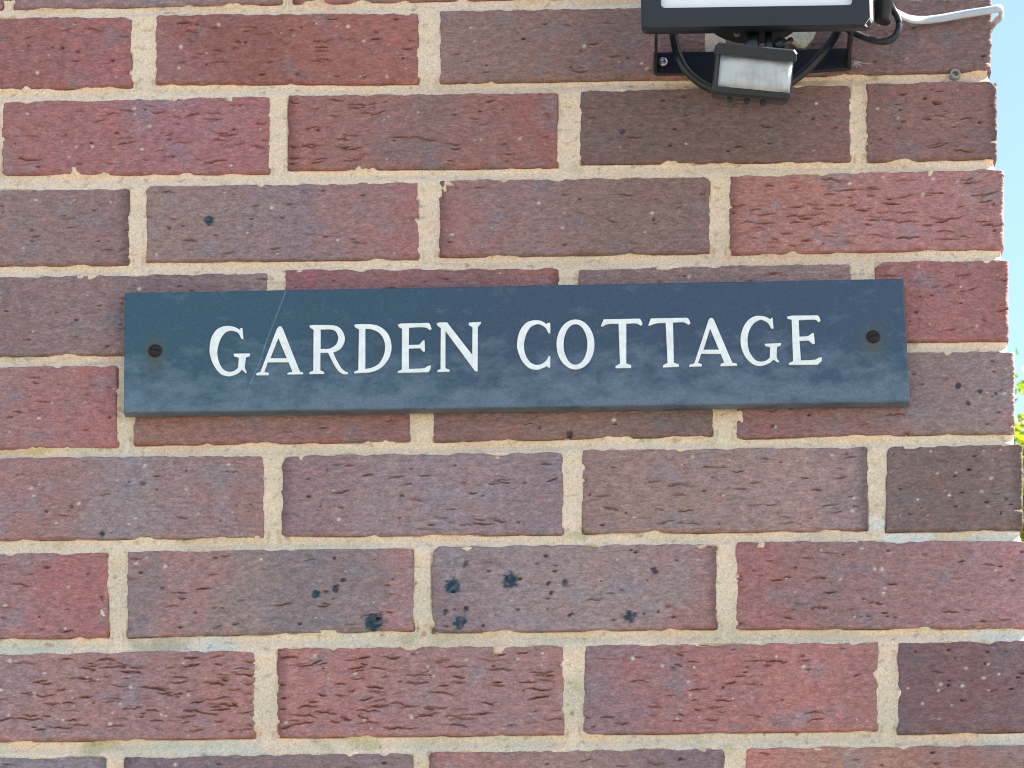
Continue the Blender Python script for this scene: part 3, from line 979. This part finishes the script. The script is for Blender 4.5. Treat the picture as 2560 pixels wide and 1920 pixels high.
for k, (sx, sy) in enumerate(((388, 877), (2183, 842))):         # slotted round-head screws
    p = px(sx, sy, -TH)
    bm = bmesh.new()
    prof = [(.0052, 0), (.0050, -.0010), (.0042, -.0019), (.0028, -.0025), (.0012, -.0027)]
    rings = []
    for rr, yy in prof:
        rings.append([bm.verts.new((p[0] + rr * math.cos(t), p[1] + yy, p[2] + rr * math.sin(t))) for t in [2 * math.pi * i / 24 for i in range(24)]])
    for A, B in zip(rings, rings[1:]):
        for i in range(24):
            bm.faces.new((A[i], A[(i + 1) % 24], B[(i + 1) % 24], B[i]))
    bm.faces.new(rings[-1])
    bm.faces.new([v for v in reversed(rings[0])])
    s_ = obj_bm('screw', bm, RUST, sign, True)
    bm = bmesh.new()
    rounded_box(bm, (p[0], p[1] - .0026, p[2]), (.0036, .0003, .0006), .0002, Matrix.Rotation(math.radians(12 - 30 * k), 3, 'Y'), 1)
    obj_bm('slot', bm, mat_plain('screw_slot_black', (.006, .005, .004), .9), s_)  # near-black raised bar marks the slot
adopt(sign)

# ------------------------------------------------------------------ floodlight with motion sensor
YF = -0.100                                                     # front of the bezel
fl_base = px(1880, 155, 0)
fl = empty('floodlight', (fl_base[0], 0, fl_base[2]), 'black floodlight with white panel and motion sensor fixed high on the brick wall', 'light')
A, B = px(1604, 76, YF), px(2181, 67, YF)
HL = .135                                                        # bezel height
ux = Vector((B[0] - A[0], 0, B[2] - A[2])).normalized()
TILT = math.radians(13)
uz = Vector((0, -math.sin(TILT), math.cos(TILT)))                # face leans a little downwards
Wf = (Vector(B) - Vector(A)).length
nf = ux.cross(uz).normalized()                                   # out of the face is -nf or nf
if nf.y > 0:
    nf = -nf
O = Vector(A)


def fpt(a, b, d=0.0):
    """point on the lamp: a along, b up, d behind the front"""
    return O + ux * a + uz * b - nf * d


def round_rect(a0, b0, a1, b1, r, n=6):
    out = []
    for cx_, cy_, t0 in ((a1 - r, b0 + r, -90), (a1 - r, b1 - r, 0), (a0 + r, b1 - r, 90), (a0 + r, b0 + r, 180)):
        for k in range(n + 1):
            t = math.radians(t0 + 90 * k / n)
            out.append((cx_ + r * math.cos(t), cy_ + r * math.sin(t)))
    return out


def loft(bm, sections, cap0=True, cap1=True):
    L_ = [[bm.verts.new(p) for p in s] for s in sections]
    n = len(L_[0])
    for a, b in zip(L_, L_[1:]):
        for i in range(n):
            bm.faces.new((a[i], a[(i + 1) % n], b[(i + 1) % n], b[i]))
    if cap0:
        bm.faces.new(L_[0][::-1])
    if cap1:
        bm.faces.new(L_[-1])
    return L_


# panel opening measured in the picture
pa, pb = px(1653, 27, YF), px(2131, 18, YF)
a0 = (Vector(pa) - O).dot(ux)
a1 = (Vector(pb) - O).dot(ux)
b0 = (Vector(pa) - O).z + .001
bm = bmesh.new()
secs = []
for ins, d in ((None, 0), ):
    pass
rr = lambda ins, r: round_rect(ins, ins, Wf - ins, HL - ins, r)
op = lambda g_, r: round_rect(a0 - g_, b0 - g_, a1 + g_, HL - b0 + g_, r)
secs = [[fpt(a, b, .006) for a, b in op(-.0002, .003)], [fpt(a, b, .0006) for a, b in op(.0, .003)], [fpt(a, b, 0) for a, b in op(.0008, .0035)],
        [fpt(a, b, 0) for a, b in rr(.0022, .0035)], [fpt(a, b, .0022) for a, b in rr(0, .0050)], [fpt(a, b, .012) for a, b in rr(0, .005)],
        [fpt(a, b, .014) for a, b in rr(.004, .004)]]
loft(bm, secs, False, True)
obj_bm('bezel', bm, BLACK, fl)
bm = bmesh.new()
loft(bm, [[fpt(a, b, .0045) for a, b in op(.0002, .003)], [fpt(a, b, .0062) for a, b in op(.0002, .003)]])
obj_bm('diffuser_panel', bm, DIFF, fl)
bm = bmesh.new()                                                  # finned body behind the bezel
loft(bm, [[fpt(a, b, d) for a, b in round_rect(i, i, Wf - i, HL - i, .006)] for i, d in ((.010, .0135), (.016, .024), (.026, .034), (.030, .040))])
bd = obj_bm('housing', bm, BLACK, fl)
for k in range(9):
    a = .03 + k * (Wf - .06) / 8
    bm = bmesh.new()
    extrude_poly(bm, [fpt(a - .001, .022, .03), fpt(a - .001, HL - .022, .03), fpt(a - .001, HL - .03, .048), fpt(a - .001, .03, .048)], ux * .002)
    obj_bm('cooling_fin', bm, BLACK, bd)
# driver box low on the back
bm = bmesh.new()
dc = px(1882, 62, -.055)
pts = [px(1882 + 112 * math.cos(t), 58 + 52 * math.sin(t), -.050) for t in [math.pi * k / 14 for k in range(15)]]
pts = [px(1994, 0, -.050)] + pts + [px(1770, 0, -.050)]
extrude_poly(bm, pts, (0, -.018, 0))
drv = obj_bm('driver_box', bm, BLACKP, fl)
for sx, sy in ((1842, 82), (1925, 76), (1880, 88)):
    bm = bmesh.new()
    p = px(sx, sy, -.069)
    tube(bm, [p + np.array([0, .002, 0]), p - np.array([0, .003, 0])], .0026, 10, upv=(0, 0, 1))
    obj_bm('bolt', bm, GREYP, drv)
# bracket: base plate on the wall with a round lobe, arms folded forward
bp = [(1634, 132), (1700, 130), (1790, 129), (1980, 125), (2128, 120), (2128, 169), (2010, 178), (1985, 194), (1950, 212), (1905, 222), (1850, 224),
      (1800, 219), (1760, 205), (1722, 182), (1642, 183), (1634, 178)]
bm = bmesh.new()
extrude_poly(bm, [px(a, b, -.0055) for a, b in bp], (0, .0045, 0))
plate = obj_bm('bracket', bm, BLACK, fl)
for sx, sy0, sy1 in ((1636, 132, 180), (2124, 121, 168)):
    q0, q1 = px(sx, sy0, -.0055), px(sx, sy1, -.0055)
    bm = bmesh.new()
    yb = -.092
    extrude_poly(bm, [(q0[0], -.0055, q0[2]), (q1[0], -.0055, q1[2]), (q1[0], -.05, q1[2] + .006), (q1[0], yb, q1[2] + .034), (q1[0], yb, q1[2] + .05), (q0[0], -.05, q0[2] + .022)],
                 (.0022 if sx < 1900 else -.0022, 0, 0))
    obj_bm('bracket_arm', bm, BLACK, plate)
p = px(1657, 155, -.0055)                                         # zinc screw
bm = bmesh.new()
rings = []
for r_, yy in ((.0040, 0), (.0038, -.0012), (.0026, -.0021), (.0012, -.0022), (.0010, -.0012)):
    rings.append([(p[0] + r_ * math.cos(t), p[1] + yy, p[2] + r_ * math.sin(t)) for t in [2 * math.pi * i / 20 for i in range(20)]])
loft(bm, rings)
obj_bm('bracket_screw', bm, ZINC, plate, True)
# black loop of sheathed lead hanging under the lamp
loop = [(1684, 40), (1683, 72), (1687, 105), (1697, 142), (1718, 178), (1755, 210), (1800, 228), (1870, 236), (1940, 226), (1990, 196), (2032, 158), (2068, 118), (2096, 76), (2104, 45)]
bm = bmesh.new()
tube(bm, spline([px(a, b, -.020) for a, b in loop], 6), .0034, 12)
obj_bm('lead', bm, RUBBER, fl, True)
# motion sensor
sn = Vector((0, -math.cos(math.radians(21)), -math.sin(math.radians(21))))      # looks down at the path
S_C = Vector(px(1883, 180, -.118))


def px_plane(x, y, pt, nrm):
    d = Vector(FW + RT * ((x - 1280) / F) + UP * ((960 - y) / F))
    c = Vector(CAM)
    return c + d * ((pt - c).dot(nrm) / d.dot(nrm))


s4 = [px_plane(*c, S_C, sn) for c in ((1791, 112), (1987, 124), (1973, 249), (1780, 237))]
sx_ = (Vector(s4[1]) - Vector(s4[0]) + Vector(s4[2]) - Vector(s4[3])).normalized()
sz_ = (Vector(s4[0]) - Vector(s4[3]) + Vector(s4[1]) - Vector(s4[2])).normalized()
sx_ = (sx_ - sz_ * sx_.dot(sz_)).normalized()
sw = (Vector(s4[1]) - Vector(s4[0])).length
sh_ = (Vector(s4[0]) - Vector(s4[3])).length
so = Vector(s4[3])
sp_ = lambda a, b, d=0: so + sx_ * a + sz_ * b - sn * d
srr = lambda i, r, t=0: round_rect(i, i, sw - i, sh_ - i - t, r, 5)
bm = bmesh.new()
loft(bm, [[sp_(a, b, d) for a, b in srr(i, r)] for i, r, d in ((.0022, .003, .0005), (.0004, .004, .0018), (0, .004, .004), (0, .004, .026), (.003, .006, .032), (.009, .006, .035))])
sens = obj_bm('motion_sensor', bm, BLACKP, fl, False)
# hood lip across the top
bm = bmesh.new()
hood = [(-.0012, sh_ - .0066), (sw + .0012, sh_ - .0066), (sw + .0012, sh_ - .0012), (sw - .0012, sh_ + .0012), (.0012, sh_ + .0012), (-.0012, sh_ - .0012)]
loft(bm, [[sp_(a, b, -.0075) for a, b in [(x_ * .985 + .0004, y_ - .001) for x_, y_ in hood]], [sp_(a, b, -.0062) for a, b in hood], [sp_(a, b, .016) for a, b in hood]])
obj_bm('hood', bm, BLACKP, sens)
# white fresnel lens, bowed across its width
bm = bmesh.new()
nL = 18
l0, l1, lb, lt = .0040, sw - .0016, .0066, sh_ - .0070
rows = []
for j in range(5):
    row_ = []
    for i in range(nL + 1):
        u = i / nL
        bow = .0052 * (1 - (2 * u - 1) ** 4) * (1 - .25 * ((j - 2) / 2) ** 4)
        row_.append(bm.verts.new(sp_(l0 + (l1 - l0) * u, lb + (lt - lb) * j / 4, .001 - bow)))
    rows.append(row_)
for a, b in zip(rows, rows[1:]):
    for i in range(nL):
        bm.faces.new((a[i], a[i + 1], b[i + 1], b[i]))
m, N, L, P = new_mat('white_lens_plastic')
geo = N.new('ShaderNodeNewGeometry')
nn = noise(N, L, 70, 2, .5, geo.outputs['Position'])
rp = ramp(N, L, nn.outputs['Fac'], [(.4, (.40, .42, .43)), (.6, (.54, .56, .57))])
L.new(rp.outputs['Color'], P.inputs['Base Color'])
P.inputs['Roughness'].default_value = .28
wv = N.new('ShaderNodeTexWave')
wv.inputs['Scale'].default_value = 75
wv.inputs['Distortion'].default_value = .6
L.new(geo.outputs['Position'], wv.inputs['Vector'])
L.new(bump(N, L, wv.outputs['Fac'], .35, .0006), P.inputs['Normal'])
P.inputs['Subsurface Weight'].default_value = .15
P.inputs['Subsurface Radius'].default_value = (.002, .002, .002)
lens = obj_bm('lens', bm, m, sens, True)
sol = lens.modifiers.new('thickness', 'SOLIDIFY')
sol.thickness = .001
# ledge under the lens
bm = bmesh.new()
loft(bm, [[sp_(a, b, d) for a, b in round_rect(.0006, .0022, sw - .0006, .0064, .0018, 3)] for d in (-.0030, .004)])
obj_bm('sensor_ledge', bm, GREYP if False else BLACKP, sens)
for u in (.235, .455, .665):                                     # three trimmer knobs
    bm = bmesh.new()
    c = sp_(sw * u, 0, .010)
    tube(bm, [c + sz_ * .002, c - sz_ * .0032, c - sz_ * .0034], [.0021, .0021, .0016], 10, upv=(0, 1, 0))
    obj_bm('knob', bm, BLACKP, sens)
# swivel: ball and stub arm up to the driver box
bm = bmesh.new()
bmesh.ops.create_uvsphere(bm, u_segments=20, v_segments=12, radius=.0060)
bmesh.ops.translate(bm, vec=px(1952, 114, -.085), verts=bm.verts)
obj_bm('swivel_ball', bm, BLACKP, sens, True)
bm = bmesh.new()
tube(bm, [px(1950, 122, -.092), px(1966, 108, -.094), px(1978, 99, -.09)], .0021, 12)
obj_bm('swivel_arm', bm, BLACKP, sens, True)
bm = bmesh.new()
tube(bm, [px(1923, 130, -.09), px(1923, 70, -.075)], .0032, 12, upv=(0, 1, 0))
obj_bm('swivel_arm', bm, BLACKP, sens, True)
bm = bmesh.new()
tube(bm, [px(1880, 130, -.088), px(1880, 60, -.07)], .0055, 12, upv=(0, 1, 0))
obj_bm('swivel_arm', bm, BLACKP, sens, True)
# cable gland on the right of the lamp and its black lead
bm = bmesh.new()
tube(bm, [px(2206, 55, -.045), px(2207, 52, -.045), px(2208, 20, -.045), px(2209, 18, -.045), px(2212, -60, -.045)], [.0055, .0066, .0066, .0075, .0075], 16, upv=(0, 1, 0))
obj_bm('cable_gland', bm, BLACKP, fl, True)
lead2 = [((2060, 40), -.03), ((2112, 70), -.03), ((2141, 85), -.03), ((2173, 98), -.032), ((2204, 104), -.034), ((2229, 98), -.035), ((2243, 82), -.036), ((2248, 62), -.036), ((2244, 42), -.036), ((2233, 24), -.037), ((2224, 5), -.04), ((2218, -20), -.043)]
bm = bmesh.new()
tube(bm, spline([px(*c, y) for c, y in lead2], 6), .0027, 12)
obj_bm('lead', bm, RUBBER, fl, True)
bm = bmesh.new()                                                  # added pale strip imitating the sun glint along the right edge
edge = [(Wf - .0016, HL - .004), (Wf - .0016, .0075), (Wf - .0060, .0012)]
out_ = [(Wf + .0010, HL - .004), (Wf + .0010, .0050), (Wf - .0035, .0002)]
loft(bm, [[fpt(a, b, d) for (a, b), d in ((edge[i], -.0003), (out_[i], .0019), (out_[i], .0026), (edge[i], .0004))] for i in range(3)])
obj_bm('glint_strip', bm, mat_plain('pale_glint_metal', (.72, .70, .66), .5, .2, nscale=600, var=.2), fl)
adopt(fl)

# ------------------------------------------------------------------ white supply cable round the corner
pts = [px(2214, 14, -.040), px(2233, 27, -.034), px(2250, 37, -.026), px(2277, 48, -.016), px(2308, 50, -.009), px(2350, 46, -.007), px(2412, 35, -.006), px(2470, 26, -.007)]
cyz = px(2500, 21, -.006)
pts += [cyz, (CX + .0090, .000, cyz[2] - .0004), (CX + .0095, .007, cyz[2] - .001), (CX + .006, .014, cyz[2] - .002), (CX + .0035, .03, cyz[2] - .004), (CX + .0035, .12, cyz[2] - .01), (CX + .0035, .6, cyz[2] - .06)]
bm = bmesh.new()
tube(bm, spline(pts, 8), .0034, 14, flat=.55)
cab = obj_bm('supply_cable', bm, WHITEC, None, True)
tag(cab, 'white flat supply cable running from the floodlight round the wall corner', 'cable')

# cream filler dab behind the sensor
bm = bmesh.new()
dab = [(1962, 92), (1978, 76), (1990, 66), (2042, 62), (2040, 76), (2034, 90), (2024, 104), (2010, 119), (1996, 116), (1984, 104)]
extrude_poly(bm, [px(a, b, -.005) for a, b in dab], (0, .008, 0))
bmesh.ops.bevel(bm, geom=[e for e in bm.edges if abs(e.verts[0].co.y + .005) < 1e-5 and abs(e.verts[1].co.y + .005) < 1e-5 and len(e.link_faces) == 2 and abs(e.calc_face_angle(0)) > 1], offset=.0015, segments=2, affect='EDGES')
dabo = obj_bm('filler_patch', bm, CREAM, None, False)
tag(dabo, 'small cream filler patch on the brick behind the motion sensor', 'filler')

# grey wall plug left in the bed joint near the corner
p = px(2388, 184, -.0005)
bm = bmesh.new()
rings = []
for r_, yy in ((.0042, .012), (.0042, -.0006), (.0036, -.0012), (.0026, -.0010), (.0022, .0012), (.0020, .010)):
    rings.append([(p[0] + r_ * math.cos(t), p[1] + yy, p[2] + r_ * math.sin(t) * .98) for t in [2 * math.pi * i / 20 for i in range(20)]])
loft(bm, rings)
plug = obj_bm('wall_plug', bm, mat_plain('grey_plug_plastic', (.30, .29, .27), .6, var=.3), None, True)
tag(plug, 'small round grey wall plug in the mortar joint beside the corner', 'plug')


# wisp of cobweb at the bracket end
bm = bmesh.new()
c0 = Vector(px(2140, 155, -.0050))
rw = random.Random(5)
for k in range(11):
    a = rw.uniform(0, 6.28)
    ln = rw.uniform(.004, .013)
    e_ = c0 + Vector((math.cos(a) * ln, rw.uniform(.001, .0045), math.sin(a) * ln * .6))
    tube(bm, spline([c0 + Vector((rw.uniform(-.003, .003), 0, rw.uniform(-.002, .002))), (c0 + e_) / 2 + Vector((0, -.001, -.001)), e_], 3), .00016, 5)
web = obj_bm('cobweb', bm, mat_plain('cobweb_silk', (.62, .60, .52), .8, var=.1), None, True)
tag(web, 'small pale wisp of cobweb on the brick at the lamp bracket end', 'cobweb')

# ------------------------------------------------------------------ tree beyond the corner
def mat_leaf():
    m, N, L, P = new_mat('leaf_green')
    at = N.new('ShaderNodeAttribute')
    at.attribute_name = 'tint'
    L.new(at.outputs['Color'], P.inputs['Base Color'])
    P.inputs['Roughness'].default_value = .45
    tr = N.new('ShaderNodeBsdfTranslucent')
    L.new(mixc(N, L, 1.0, at.outputs['Color'], (1.6, 1.7, .7), 'MULTIPLY'), tr.inputs['Color'])
    mx = N.new('ShaderNodeMixShader')
    mx.inputs[0].default_value = .45
    out = N['Material Output'] if 'Material Output' in N else N.new('ShaderNodeOutputMaterial')
    L.new(P.outputs[0], mx.inputs[1])
    L.new(tr.outputs[0], mx.inputs[2])
    L.new(mx.outputs[0], out.inputs['Surface'])
    return m


LEAF = mat_leaf()
BARK = mat_plain('bark', (.11, .085, .06), .95, nscale=25, var=.4, bstr=.8, bdist=.02)


def tree(base_, top, rx, ry, zlow, nl, label, seed, leaf=.046):
    r = np.random.default_rng(seed)
    t = empty('tree', base_, label, 'tree')
    bx, by, _ = base_
    bm = bmesh.new()
    tube(bm, spline([(bx, by, -.1), (bx + .05, by, 1), (bx - .05, by + .05, top * .5), (bx, by, top * .8)], 5), list(np.linspace(.14, .03, 16)), 10)
    tips = []
    for k in range(26):
        a, z = r.uniform(0, 6.28), r.uniform(zlow * .8, top * .75)
        f = 1 - .35 * (z / top) ** 2
        tip = Vector((bx + math.cos(a) * rx * f * .8, by + math.sin(a) * ry * f * .8, min(top * .96, z + r.uniform(.5, 1.2))))
        tube(bm, spline([(bx, by, z), ((bx + tip.x) / 2, (by + tip.y) / 2, (z + tip.z) / 2 - .1), tip], 4), list(np.linspace(.035, .006, 9)), 6)
        tips.append(tip)
    obj_bm('trunk', bm, BARK, t, True)
    # clumps, then leaves about each clump
    nc = 260
    c = []
    while len(c) < nc:
        u = r.normal(size=3)
        u /= np.linalg.norm(u)
        u *= r.uniform(.45, 1) ** .5
        zc = min((top + zlow) / 2 + u[2] * (top - zlow) / 1.6, top - r.uniform(.12, .5))
        c.append((bx + u[0] * rx, by + u[1] * ry, zc))
    c = np.array(c)
    ci = r.integers(0, nc, nl)
    P = c[ci] + r.normal(size=(nl, 3)) * np.array([.22, .22, .10])
    d = r.normal(size=(nl, 3))
    d[:, 2] -= .3
    d /= np.linalg.norm(d, axis=1, keepdims=True)
    e = np.cross(d, r.normal(size=(nl, 3)))
    e /= np.linalg.norm(e, axis=1, keepdims=True)
    n = np.cross(d, e)
    sz = (leaf * r.uniform(.7, 1.3, nl))[:, None]
    v = np.stack([P, P + d * sz * .35 + e * sz * .28 + n * sz * .05, P + d * sz * .75 + e * sz * .2 + n * sz * .02, P + d * sz - n * sz * .06,
                  P + d * sz * .75 - e * sz * .2 + n * sz * .02, P + d * sz * .35 - e * sz * .28 + n * sz * .05], 1)
    V = v.reshape(-1, 3)
    i = np.arange(nl)[:, None] * 6
    Fq = np.concatenate([i + np.array([[0, 1, 2, 3]]), i + np.array([[0, 3, 4, 5]])])
    hue = r.uniform(0, 1, (nl, 1))
    col = (np.array([.08, .14, .018]) * (1 - hue) + np.array([.26, .27, .03]) * hue) * r.uniform(.8, 1.3, (nl, 1))
    mesh_np('crown', V, Fq, LEAF, t, np.repeat(col, 6, 0), False)
    adopt(t)


tp = px(2530, 945, 9.0)
print('tree top at', tp)
tree((tp[0] + .15, 9.0, 0), float(tp[2]) - .25, 2.1, 1.6, 1.2, 80000, 'sunlit yellow-green leafy tree standing beyond the house corner', 12)
